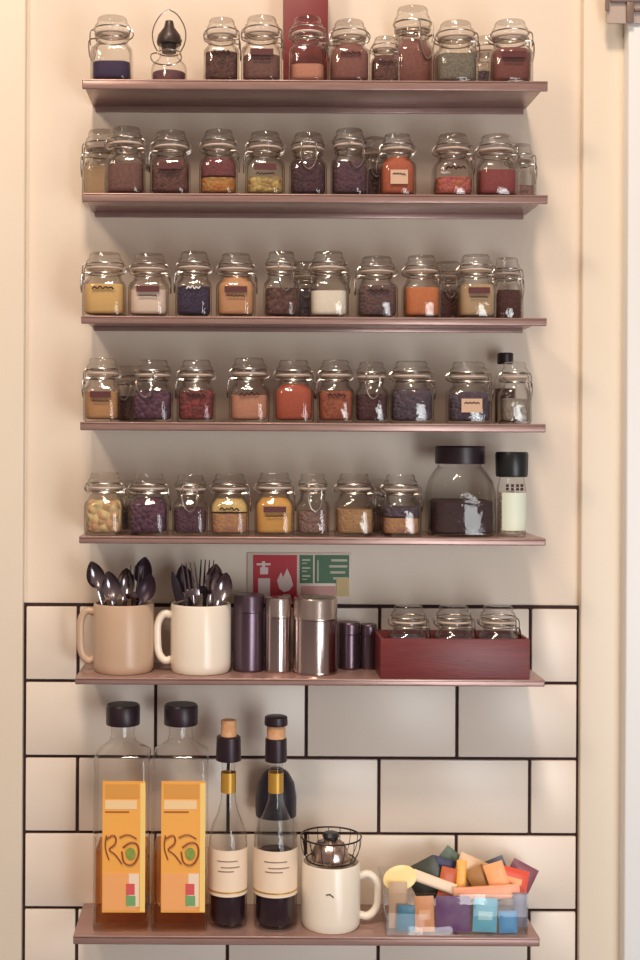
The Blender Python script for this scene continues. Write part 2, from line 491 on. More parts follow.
J(2, 451, 32, 262, 'clip-top jar of mahogany spice at the back, right of the bright orange powder', C_mahog, .52, back=True)
J(2, 479.5, 38, 255, 'clip-top jar of sandy powder with a dark label near the right end of third shelf', C_sand, .52, ink='band', clip=PI/2)
J(2, 511, 30, 258, 'clip-top jar of mahogany spice at the back, rightmost on the third shelf', C_mahog, .50, back=True, clip=PI/2)
# fourth shelf
J(3, 100.5, 37, 358, 'clip-top jar of amber powder, leftmost on the fourth shelf', C_amber, .46, ink='band')
J(3, 124, 30, 366, 'clip-top jar of dark spice at the back, right of the amber powder', C_dkbrown, .46, back=True)
J(3, 151.5, 42, 360, 'clip-top jar of aubergine coloured berries on the fourth shelf', C_aubg, .50, clip=-.3)
J(3, 196, 39, 360, 'clip-top jar of crimson flakes on the fourth shelf', C_crim, .50, ink='ink')
J(3, 249.5, 41, 358, 'clip-top jar of apricot powder on the fourth shelf', C_apri, .42, ink='ink')
J(3, 294.5, 41, 360, 'clip-top jar of chili red powder on the fourth shelf', C_chili, .60, clip=PI/2)
J(3, 337, 37, 360, 'clip-top jar of orange brown paprika on the fourth shelf', C_pap, .50, ink='ink')
J(3, 373.5, 34, 362, 'clip-top jar of wine dark flakes with its wire clip showing on the fourth shelf', C_wine, .46)
J(3, 414, 44, 361, 'wide clip-top jar of slate purple spice, nearer the middle of the fourth shelf', C_slate, .54, clip=PI/2)
J(3, 472, 44, 362, 'clip-top jar of slate purple spice with a small buff label on the fourth shelf', C_slate, .50, ink='paper', clip=PI/2)
J(3, 519, 31, 362, 'clip-top jar of grey pepper, rightmost on the fourth shelf', C_grey, .40, clip=PI/2)
# fifth shelf
J(4, 103, 40, 472, 'clip-top jar of pale yellow shapes, leftmost on the fifth shelf', C_pasta, .56, clip=PI/2)
J(4, 147.5, 41, 473, 'clip-top jar of aubergine coloured spice, left of the plum jar, on the fifth shelf', C_aubg, .60, clip=PI/2)
J(4, 190, 36, 474, 'clip-top jar of plum dark spice with its wire clip in front on the fifth shelf', C_plum, .44)
J(4, 229.5, 40, 473, 'clip-top jar of terracotta powder topped with yellow seeds on the fifth shelf', C_terra, .36, layer=(C_gold_top, .2), ink='ink')
J(4, 275, 40, 472, 'clip-top jar of golden orange powder with a dark label on the fifth shelf', C_gold, .60, ink='band', clip=PI/2)
J(4, 314, 33, 473, 'clip-top jar of pinkish brown herb on the fifth shelf', C_pinkbr, .38, clip=.1)
J(4, 356, 40, 473, 'clip-top jar of honey brown seeds on the fifth shelf', C_honey, .42, clip=PI/2)
J(4, 403, 40, 474, 'clip-top jar of mixed brown spice beside the big black-capped coffee jar', C_terra, .30, layer=(C_slate, .14), clip=PI/2)
J(4, 380, 30, 479, 'clip-top jar of dark spice at the back, between the honey brown and mixed jars', C_dkbrown, .5, back=True)
J(4, 126, 26, 480, 'clip-top jar of slate spice at the back, right of the pale yellow shapes', C_slate, .5, back=True)

# ------------------------------------------------------------------ other things on the upper shelves
# red box behind the jars on the top shelf
bm = bmesh.new()
yb0, yb1 = -0.050, -0.006
a, b = P(284, 40, yb0), P(328, 40, yb0)
box(bm, a.x, b.x, yb0, yb1, SHELF[0]+.0002, SHELF[0]+.165, bev=.0015)
tag(finish('carton', bm, solid('dark red card', (134, 52, 54), .45, c2=(124, 46, 50), nscale=12), angle=30),
    'tall dark red carton standing at the back of the top shelf', 'box')

# swing-stopper bottle on the top shelf
yc = -0.075; s = scale_at(yc)
p = P(169, 76, yc)
t = thing('stopper_bottle', (p.x, yc, SHELF[0]+.0001), 'small swing-stopper glass bottle with a dark stopper on the top shelf', 'bottle')
bm = bmesh.new()
R = 18*s
lathe(bm, [(0, 0), (R*.9, 0), (R, .002), (R, .024), (R*.93, .030), (R*.62, .037), (R*.5, .042), (R*.5, .050), (R*.58, .051), (R*.58, .055), (R*.48, .055)])
finish('glass_body', bm, M_glass, t)
bm = bmesh.new(); lathe(bm, [(0, .003), (R*.88, .003), (R*.92, .005), (R*.92, .019), (0, .0205)])
finish('contents', bm, W('purple brown liquid', (126, 78, 78), (112, 70, 84), .01, .1), t)
bm = bmesh.new(); lathe(bm, [(0, .046), (R*.40, .046), (R*.44, .056), (R*.66, .056), (R*.7, .060), (R*.62, .068), (R*.3, .078), (R*.22, .086), (0, .088)])
finish('stopper', bm, solid('dark stopper', (58, 42, 36), .4), t)
bm = bmesh.new()
for sgn in (-1, 1):
    tube(bm, smoothpath([(sgn*R*.6, 0, .046), (sgn*R*.9, 0, .058), (sgn*R*.95, -.002, .075), (sgn*R*.5, -.003, .094), (0, -.003, .100)]), .0009, 6)
tube(bm, circle(R*.62, .046), .0010, 6, closed=True)
tube(bm, smoothpath([(-R*.62, 0, .046), (-R*1.05, -.006, .043), (-R*.9, -.012, .030), (-R*.3, -.0150, .026), (R*.3, -.0150, .026), (R*.75, -.012, .034), (R*.62, 0, .046)]), .0009, 6)
finish('wire_bail', bm, M_wire, t)
bm = bmesh.new()
for k in range(3):
    a0 = .3 + k*.5
    pts = [(R*.25, -.004, .058), (R*.25 + math.cos(a0)*.006, -.006, .058 + math.sin(a0)*.008), (R*.3 + math.cos(a0)*.010, -.005, .056 + math.sin(a0)*.014)]
    tube(bm, smoothpath(pts), [.0006, .0022, .0024, .0022, .0016, .0010, .0006, .0004][:len(smoothpath(pts))] if len(smoothpath(pts)) <= 8 else .0016, 6)
finish('green_sprig', bm, solid('olive leaf', (110, 104, 52), .6), t)

# slim dark-capped bottle at the back of the fourth shelf
yc = -0.030; s = scale_at(yc); p = P(505, 420, yc); H = P(505, 353, yc).z - SHELF[3]
t = thing('slim_bottle', (p.x, yc, SHELF[3]+.0001), 'slim bottle with a small dark cap behind jars at the right of the fourth shelf', 'bottle')
bm = bmesh.new(); R = 11*s
lathe(bm, [(0, 0), (R*.9, 0), (R, .002), (R, H*.55), (R*.85, H*.64), (R*.5, H*.76), (R*.45, H*.84), (0, H*.84)]); finish('glass_body', bm, M_bottle, t)
bm = bmesh.new(); lathe(bm, [(0, .003), (R*.88, .003), (R*.9, .005), (R*.9, H*.5), (0, H*.51)]); finish('contents', bm, C_dkbrown, t)
bm = bmesh.new(); lathe(bm, [(0, H*.842), (R*.68, H*.842), (R*.72, H*.86), (R*.72, H*.985), (R*.62, H), (0, H)]); finish('cap', bm, M_black, t)

# big coffee jar on the fifth shelf
yc = -0.064; s = scale_at(yc-.03); p = P(464, 535, yc-.03)
z = lambda py: P(464, py, yc).z - SHELF[4]
t = thing('coffee_jar', (p.x, yc, SHELF[4]+.0001), 'big glass jar of dark coffee with a wide black cap on the fifth shelf', 'jar')
w = 33*s; H = z(464)
bm = bmesh.new()
loft(bm, [(w*.92, w*.92, .018, 0), (w, w, .02, .003), (w, w, .022, H*.62), (w*.95, w*.95, .026, H*.76), (w*.80, w*.80, .03, H*.90), (w*.70, w*.70, w*.70, H*.96), (w*.70, w*.70, w*.70, H)], cap1=False)
finish('glass_body', bm, M_glass, t)
bm = bmesh.new(); hc = z(500)
loft(bm, [(w*.86, w*.86, .016, .004), (w*.92, w*.92, .018, .006), (w*.92, w*.92, .02, hc*.97), (w*.80, w*.80, .02, hc*1.01)])
finish('contents', bm, grains('ground coffee', (44, 24, 28), (56, 32, 36), .002, .6), t)
bm = bmesh.new(); h2 = z(446)
lathe(bm, [(0, H+.0002), (25*s, H+.0002), (25.4*s, H+.002), (25.4*s, h2-.002), (24*s, h2), (0, h2)], 36)
finish('cap', bm, M_black, t)

# pepper grinder, right end of the fifth shelf
yc = -0.075; s = scale_at(yc-.015); p = P(514, 533, yc-.015)
z = lambda py: P(514, py, yc).z - SHELF[4]
t = thing('spice_grinder', (p.x, yc, SHELF[4]+.0001), 'tall glass spice grinder with a black top, right end of the fifth shelf', 'grinder')
R = 14.5*s; H = z(477)
bm = bmesh.new(); lathe(bm, [(0, 0), (R*.92, 0), (R, .002), (R, H*.80), (R*.92, H*.9), (R*.86, H), (0, H)], 32); finish('glass_body', bm, M_glass, t)
bm = bmesh.new(); lathe(bm, [(0, .003), (R*.88, .003), (R*.9, .005), (R*.9, H*.74), (0, H*.76)]); finish('contents', bm, W('pale salt crystals', (236, 226, 206), (206, 188, 160), .004, .9), t)
bm = bmesh.new()
rr = R + .0004; a0, a1 = -PI/2-.9, -PI/2+1.1; n = 14
vs = [[bm.verts.new((rr*math.cos(a0+(a1-a0)*k/n), rr*math.sin(a0+(a1-a0)*k/n), zz)) for k in range(n+1)] for zz in (H*.10, H*.74)]
for k in range(n): bm.faces.new((vs[0][k], vs[0][k+1], vs[1][k+1], vs[1][k]))
lb = finish('label', bm, solid('pale green white label', (222, 232, 214), .5), t)
bm = bmesh.new()
for row, zz in enumerate((H*.86, H*.80)):
    for k in range(4):
        a = -PI/2 - .5 + k*.34
        box(bm, rr*math.cos(a)-.0018, rr*math.cos(a)+.0018, rr*math.sin(a)-.0006, rr*math.sin(a)+.0002, zz-.0018, zz+.0018)
finish('printed_marks', bm, M_ink, t)
bm = bmesh.new(); h2 = z(452)
lathe(bm, [(0, H+.0002), (R*1.05, H+.0002), (16*s, H+.003), (16.5*s, h2-.003), (15.6*s, h2), (0, h2)], 32)
finish('grinder_cap', bm, M_blackg, t)

# ------------------------------------------------------------------ sign on the wall
ys = -0.0005
def rect(bm, x0, y0, x1, y1, Y, th=.0006, mi=0):
    a, b = P(x0, y1, 0), P(x1, y0, 0)
    box(bm, a.x, b.x, Y-th, Y, a.z, b.z, mi=mi)
a, b = P(247, 603, 0), P(351, 553, 0)
bm = bmesh.new(); box(bm, a.x, b.x, -.0025, -.0002, a.z, b.z, bev=.0005)
sg = finish('safety_sign', bm, solid('white sign board', (222, 206, 190), .4), angle=30)
tag(sg, 'small red and green safety sign on the wall behind the steel tins', 'sign')
bm = bmesh.new(); rect(bm, 253, 555, 297, 601, -.0026)
rp = finish('red_panel', bm, solid('sign red', (186, 22, 42), .4), sg, angle=30)
bm = bmesh.new(); rect(bm, 299.5, 555, 313, 583, -.0026); rect(bm, 314.5, 555, 349, 583, -.0026)
gp = finish('green_panel', bm, [solid('sign green', (58, 104, 68), .4)], sg, angle=30)
bm = bmesh.new()
# extinguisher body with horn, flame beside it
Yp = -.0033
rect(bm, 260, 567, 268, 574, Yp); rect(bm, 262, 561, 265, 567, Yp); rect(bm, 258, 578, 270, 601, Yp)
rect(bm, 256.5, 563, 262, 565, Yp); rect(bm, 265, 563, 270.5, 565, Yp)
def blob(bm, pts, Y):
    vs = [bm.verts.new(P(x, y, 0) + Vector((0, Y, 0))) for x, y in pts]
    f = bm.faces.new(vs)
    e = bmesh.ops.extrude_face_region(bm, geom=[f])
    for v in e['geom']:
        if isinstance(v, bmesh.types.BMVert): v.co.y -= .0005
blob(bm, [(279, 588), (277, 580), (281, 572), (283, 577), (287, 568), (291, 577), (293, 585), (289, 590), (284, 592)], Yp+.0005)
blob(bm, [(281, 601), (283, 594), (290, 594), (292, 601)], Yp+.0005)
finish('white_pictograms', bm, solid('sign white', (228, 206, 200), .4), rp, angle=30)
bm = bmesh.new()
for k in range(3):
    rect(bm, 302, 559+k*8, 310, 560.5+k*8, Yp); rect(bm, 302, 562.5+k*8, 307, 563.5+k*8, Yp)
for k, (w0, w1) in enumerate(((331, 347), (329, 347), (330, 345), (333, 348))):
    rect(bm, w0, 559+k*6, w1, 561.2+k*6, Yp)
rect(bm, 317, 560, 318.5, 581, Yp)
finish('white_lettering', bm, solid('sign pale green', (190, 190, 160), .4), gp, angle=30)
bm = bmesh.new(); rect(bm, 301, 586, 335, 599, Yp+.0004); finish('pink_panel', bm, solid('sign pink', (198, 142, 132), .4), sg, angle=30)
bm = bmesh.new(); rect(bm, 336, 578, 349, 596, Yp-.0003); finish('yellow_panel', bm, solid('sign yellow', (206, 180, 120), .4), sg, angle=30)

# ------------------------------------------------------------------ mugs
M_beige = solid('beige stoneware glaze', (200, 172, 146), .3, c2=(194, 165, 139), nscale=8)
M_mug = solid('white mug glaze', (240, 230, 213), .22, c2=(237, 226, 208), nscale=6)
def mug(px, wpx, toppx, shelf, mat, hside, label, hpx, hy, yc=-.068, mark=False):
    s = scale_at(yc - .02); p = P(px, toppx, yc-.02)
    R = wpx*s/2; H = P(px, toppx, yc).z - SHELF[shelf]
    t = thing('mug', (p.x, yc, SHELF[shelf]+.0001), label, 'mug', 'mugs on the two lower shelves')
    bm = bmesh.new()
    lathe(bm, [(0, .002), (R*.86, .002), (R*.88, 0), (R*.94, .0005), (R*.99, .005), (R, .012), (R, H-.003), (R-.0012, H), (R-.0030, H-.001),
               (R-.0036, H-.006), (R-.0036, .012), (R-.010, .006), (0, .006)], 48)
    finish('mug_body', bm, mat, t)
    z1 = P(px, hy[0], yc).z - SHELF[shelf]; z0 = P(px, hy[1], yc).z - SHELF[shelf]
    out = hpx*s
    pts = [(hside*(R-.001), 0, z1-.006), (hside*(R+out*.45), 0, z1-.002), (hside*(R+out*.9), 0, z1-.014), (hside*(R+out*.9), 0, (z0+z1)/2),
           (hside*(R+out*.85), 0, z0+.014), (hside*(R+out*.40), 0, z0+.003), (hside*(R-.001), 0, z0+.006)]
    bm = bmesh.new(); tube(bm, smoothpath(pts, 3), .0050, 10)
    finish('handle', bm, mat, t)
    if mark:
        bm = bmesh.new()
        a = -PI/2 - .22
        tube(bm, [((R+.0002)*math.cos(a+k*.06), (R+.0002)*math.sin(a+k*.06), H*.64 - abs(k-2)*.0012 - k*.0006) for k in range(5)], .0008, 5)
        finish('printed_mark', bm, M_ink, t)
    return t, R, H
mA, RA, HA = mug(122.5, 61, 602.5, 5, M_beige, -1, 'beige stoneware mug of spoons, at the left end of the sixth shelf', 15, (608, 664))
mB, RB, HB = mug(200.5, 61, 603, 5, M_mug, -1, 'white mug of cutlery beside the steel tins on the sixth shelf', 15, (611, 664))
mC, RC, HC = mug(332, 60, 860, 6, M_mug, 1, 'white mug holding a strainer on the lowest shelf', 20, (871, 919), yc=-.078, mark=True)

# ------------------------------------------------------------------ cutlery
M_cut = solid('polished cutlery steel', (158, 146, 150), .2, 1.0)
M_dark = solid('dark cutlery handle', (58, 42, 52), .35, 0.3)
def spoon_mesh(L=.135, bw=.0118, bl=.036, hw=.0032, tip=.0055):
    bm = bmesh.new(); nu, nv = 34, 8; top = []; bot = []
    for i in range(nu+1):
        u = i/nu*L
        if u < L-bl:
            q = u/(L-bl); w = tip*(1-q)**2 + hw*(1-(1-q)**2)
            if i == 0: w *= .6
            cup = 0.0
        else:
            q = (u-(L-bl))/bl; w = max(.0006, bw*math.sin(PI*min(1, max(0, q))**.8)**.6) if 0 < q < 1 else .0012
            w = max(w, hw*(1-q)) ; cup = .006*math.sin(PI*q)
        ra, rb = [], []
        for j in range(nv+1):
            v = -1 + 2*j/nv
            x = w*v; y = cup*(1-v*v) + .0006*(1-v*v)
            ra.append(bm.verts.new((x, y-.0006, u))); rb.append(bm.verts.new((x, y+.0006, u)))
        top.append(ra); bot.append(rb)
    for A, flip in ((top, 0), (bot, 1)):
        for i in range(nu):
            for j in range(nv):
                f = (A[i][j], A[i][j+1], A[i+1][j+1], A[i+1][j]); bm.faces.new(f[::-1] if flip else f)
    for i in range(nu):
        bm.faces.new((top[i][0], top[i+1][0], bot[i+1][0], bot[i][0])); bm.faces.new((top[i][nv], bot[i][nv], bot[i+1][nv], top[i+1][nv]))
    for e in (0, nu):
        for j in range(nv): bm.faces.new((top[e][j], top[e][j+1], bot[e][j+1], bot[e][j]))
    return bm
def fork_mesh(L=.14):
    bm = bmesh.new()
    tube(bm, [(0, 0, 0), (0, 0, .02), (0, 0, .06), (0, 0, L-.05), (0, .001, L-.042)], [.0048, .0042, .0028, .0024, .0040], 8)
    box(bm, -.0095, .0095, .0006, .0024, L-.044, L-.034, bev=.0006)
    for k in range(4):
        x = -.0080 + k*.00533
        tube(bm, [(x, .0015, L-.036), (x, .0005, L-.018), (x, -.001, L)], [.0014, .0013, .0007], 6)
    return bm
def knife_mesh(L=.15):
    bm = bmesh.new()
    loft(bm, [(.0050, .0030, .002, 0), (.0058, .0034, .002, .01), (.0045, .0030, .002, .05), (.0042, .0028, .002, .078)])
    secs = []
    for q in range(9):
        t_ = q/8; w = .0062*(1-t_**3*.9)
        secs.append((w, .0009, .0006, .080+(L-.080)*t_))
    loft(bm, secs)
    return bm

def sp(name, mug_t, R, H, foot_x, rim_x, y, top_px, mat, label, spin=0.0):
    """cutlery standing in a mug: foot near the bottom, leaning on the rim, free end at height top_px"""
    base = Vector(mug_t.location)
    foot = Vector((foot_x*R, y, .0125)); rim = Vector((rim_x*R, y, H))
    d = (rim - foot).normalized()
    L = (P(122, top_px, -.068).z - SHELF[5] - foot.z)/d.z
    bmx = {'spoon': spoon_mesh, 'fork': fork_mesh, 'knife': knife_mesh}[name](L=L)
    o = finish(name, bmx, mat, angle=50)
    zax = d; xax = Vector((math.cos(spin), math.sin(spin), 0)); yax = zax.cross(xax).normalized(); xax = yax.cross(zax)
    o.matrix_world = Matrix.Translation(base + foot) @ Matrix((xax, yax, zax)).transposed().to_4x4()
    return tag(o, label, name, 'cutlery standing in the mugs')
sp('spoon', mA, RA, HA, -.05, -.64, -.0090, 561, M_cut, 'steel spoon leaning furthest left in the beige mug')
sp('spoon', mA, RA, HA, .15, -.26, -.0180, 570, M_cut, 'steel spoon second from left in the beige mug')
sp('spoon', mA, RA, HA, -.10, .02, .0000, 568, M_cut, 'short steel spoon upright in the middle of the beige mug')
sp('fork', mA, RA, HA, .10, .30, .0070, 566, M_cut, 'steel fork right of the middle in the beige mug')
sp('spoon', mA, RA, HA, .18, .46, .0160, 558, M_dark, 'dark spoon at the back right of the beige mug')
sp('spoon', mA, RA, HA, .0, .62, -.0250, 572, M_dark, 'dark spoon leaning furthest right at the front of the beige mug')
sp('knife', mB, RB, HB, -.1, -.66, .0000, 571, M_dark, 'dark knife leaning furthest left in the white cutlery mug')
sp('spoon', mB, RB, HB, .0, -.40, .0160, 566, M_dark, 'dark spoon at the back left of the white cutlery mug')
sp('fork', mB, RB, HB, .05, -.22, -.0160, 561, M_cut, 'steel fork left of the middle in the white cutlery mug')
sp('fork', mB, RB, HB, .0, .12, .0078, 560, M_dark, 'dark fork upright in the middle of the white cutlery mug')
sp('spoon', mB, RB, HB, .1, .34, -.0080, 563, M_cut, 'steel spoon right of the middle in the white cutlery mug')
sp('spoon', mB, RB, HB, .15, .60, -.0250, 570, M_cut, 'steel spoon leaning furthest right in the white cutlery mug')

# ------------------------------------------------------------------ steel tins
M_tin = solid('polished tin', (196, 178, 172), .2, 1.0, c2=(188, 168, 162), nscale=20)
M_tinlid = solid('tin lid', (206, 190, 182), .26, 1.0)
M_dtin = solid('dark tin', (112, 94, 106), .3, 0.9)
def tin(px, wpx, toppx, lidpx, yc, label, mat=M_tin, lidm=M_tinlid, botline=True):
    s = scale_at(yc - .015); p = P(px, toppx, yc-.015)
    R = wpx*s/2; z = lambda py: P(px, py, yc).z - SHELF[5]
    H, zl = z(toppx), z(lidpx)
    t = thing('storage_tin', (p.x, yc, SHELF[5]+.0001), label, 'tin', 'metal tins on the sixth shelf')
    bm = bmesh.new(); lathe(bm, [(0, .0008), (R*.93, .0008), (R*.97, 0), (R, .001), (R, .004), (R*.975, .0055), (R*.975, zl), (0, zl)], 40); finish('tin_body', bm, mat, t)
    bm = bmesh.new(); lathe(bm, [(0, zl+.0002), (R*.98, zl+.0002), (R*1.0, zl+.0012), (R*1.0, zl+.003), (R*.985, zl+.004), (R*.985, H-.003), (R*.95, H-.0006), (R*.9, H), (0, H-.0012)], 40)
    finish('lid', bm, lidm, t)
    return t
tin(249, 31, 594, 612, -.062, 'tall dark steel tin right beside the white cutlery mug', M_dtin, M_dtin)
tin(278.5, 27, 597, 617, -.070, 'narrow steel tin between the dark tin and the widest bright tin')
tin(316, 45, 597, 619, -.074, 'widest bright steel tin under the safety sign')
tin(350.5, 22, 622, 634, -.045, 'short dark tin directly right of the widest bright tin', M_dtin, M_dtin)
tin(370, 17, 624, 636, -.045, 'short dark tin directly left of the wooden box', M_dtin, M_dtin)

# ------------------------------------------------------------------ wooden box with jars
M_wood = solid('red brown stained wood', (116, 46, 45), .4, c2=(106, 40, 40), nscale=22, aniso=(1, 10, 10), bump=.15, bscale=60)
yf, yk = -.1165, -.0400
a, b = P(380.5, 638, yf), P(530, 638, yf)
zb = SHELF[5]+.0002; zt = P(455, 639, yf).z; th = .004
bm = bmesh.new()
box(bm, a.x, b.x, yf, yf+th, zb, zt, bev=.0008)
box(bm, a.x, b.x, yk-th, yk, zb, zt, bev=.0008)
box(bm, a.x, a.x+th, yf+th, yk-th, zb, zt, bev=.0006)
box(bm, b.x-th, b.x, yf+th, yk-th, zb, zt, bev=.0006)
box(bm, a.x+th, b.x-th, yf+th, yk-th, zb, zb+.003)
tag(finish('wooden_box', bm, M_wood, angle=30), 'red brown wooden open box holding three jars on the sixth shelf', 'box')
for px, lab, m in ((411, 'clip-top jar of grey purple spice, leftmost in the wooden box', C_greyp),
                   (457, 'clip-top jar of plum spice, middle of the three in the wooden box', C_plum),
                   (502, 'clip-top jar of slate spice, rightmost in the wooden box', C_slate)):
    J(5, px, 40, 605, lab, m, .52, base=zb+.0032, yc=(yf+yk)/2, clip=PI/2, group='jars in the wooden box')

# ------------------------------------------------------------------ yellow-labelled square bottles
M_ylab = solid('orange yellow label', (246, 178, 84), .5, c2=(240, 166, 72), nscale=10)
M_ylab2 = solid('pale yellow label edge', (250, 214, 128), .5)
M_ocre = solid('ochre label band', (222, 158, 74), .5)
M_cream = solid('cream label', (246, 212, 160), .5)
def syrup(px0, px1, capx, label, yc):
    hw = (px1-px0)/2*scale_at(yc-.034); s = scale_at(yc-.034)
    p = P((px0+px1)/2, 850, yc-.034)
    z = lambda py: P(px0, py, yc-.03).z - SHELF[6]
    t = thing('square_bottle', (p.x, yc, SHELF[6]+.0001), label, 'bottle', 'square bottles with orange yellow labels')
    zc = lambda py: P(px0, py, yc).z - SHELF[6]
    H = zc(704); sh = z(757)
    d = min(hw, .0345)
    nx = 0.0
    secs = [(hw*.95, d*.95, .006, 0), (hw, d, .007, .003), (hw, d, .007, sh-.006), (hw*.97, d*.97, .010, sh-.001), (hw*.86, d*.86, .014, sh+.003),
            (.0175, .0175, .0175, sh+.014), (.0150, .0150, .0150, sh+.022), (.0150, .0150, .0150, zc(722))]
    bm = bmesh.new(); loft(bm, secs, cap1=False); finish('glass_body', bm, M_bottle, t)
    # syrup inside up to the shoulder
    bm = bmesh.new(); loft(bm, [(hw*.90, d*.90, .006, .010), (hw*.92, d*.92, .007, .013), (hw*.92, d*.92, .007, z(852)), (hw*.90, d*.90, .006, z(851))])
    finish('contents', bm, glass('pale syrup', mid=(.93, .66, .36), edge=(.62, .34, .14), wav=.05), t)
    bm = bmesh.new(); rc = 17*s
    lathe(bm, [(0, zc(724)+.0002), (rc, zc(724)+.0002), (rc*1.02, zc(723)), (rc*1.02, zc(706)), (rc*.94, H), (0, H)], 36)
    finish('cap', bm, M_black, t)
    # label: front panel wrapped to the left side
    yl = -d - .0003; x0, x1 = -hw*.64, hw*.92
    zb_, zt_ = z(911), z(780)
    bm = bmesh.new(); box(bm, x0, x1, yl-.0004, yl, zb_, zt_); lb = finish('label', bm, M_ylab, t, angle=30)
    y2 = yl - .0005
    def strip(nm, xa, xb, pa, pb, m):
        bm = bmesh.new(); box(bm, x0+(x1-x0)*xa, x0+(x1-x0)*xb, y2-.0003, y2, z(pb), z(pa)); return finish(nm, bm, m, lb, angle=30)
    strip('ochre_band', 0.06, .86, 783, 797, M_ocre)
    strip('cream_band', 0.06, .80, 799, 808, M_cream)
    strip('dark_line', 0.06, .62, 810, 811.5, solid('brown print', (168, 96, 40), .5))
    strip('pale_edge', .88, 1.0, 782, 910, M_ylab2)
    strip('peach_block', .02, .80, 872, 909, solid('peach print', (244, 174, 108), .5))
    y2 -= .0004
    strip('white_block', .62, .86, 872, 905, solid('white print', (244, 222, 196), .5))
    y2 -= .0004
    strip('red_mark', .56, .76, 882, 893, solid('red print', (218, 92, 92), .5))
    strip('green_mark', .56, .78, 894, 904, solid('green print', (120, 170, 110), .5))
    W_ = x1-x0
    L_ = lambda u, py: (x0 + W_*u, y2-.0004, z(py))
    bm = bmesh.new()
    tube(bm, smoothpath([L_(.10, 834), L_(.06, 846), L_(.16, 858)]), .0008, 5)
    tube(bm, smoothpath([L_(.08, 838), L_(.30, 832), L_(.34, 842), L_(.12, 848), L_(.30, 852), L_(.46, 862)]), .0009, 5)
    tube(bm, smoothpath([L_(.40, 836), L_(.60, 832), L_(.80, 837)]), .0008, 5)
    tube(bm, smoothpath([L_(.46, 850), L_(.50, 862), L_(.72, 864), L_(.86, 854), L_(.84, 842), L_(.66, 840), L_(.48, 846)]), .0010, 5)
    finish('script_logo', bm, solid('brown script', (150, 82, 44), .5), lb)
    bm = bmesh.new()
    vs = [bm.verts.new((x0+W_*.66+.0062*math.cos(a_*PI/9), y2-.0002, z(852)+.0075*math.sin(a_*PI/9))) for a_ in range(18)]
    f = bm.faces.new(vs); e = bmesh.ops.extrude_face_region(bm, geom=[f])
    for v in e['geom']:
        if isinstance(v, bmesh.types.BMVert): v.co.y -= .0003
    finish('green_fruit', bm, solid('green print fruit', (150, 160, 70), .5, c2=(120, 150, 70), nscale=200), lb, angle=30)
    return t
syrup(92.5, 147.5, 120, 'square glass bottle with orange yellow label, at the left end of the lowest shelf', -.074)
syrup(151, 207.5, 180, 'square glass bottle with orange yellow label, next to the cork-topped bottles', -.074)

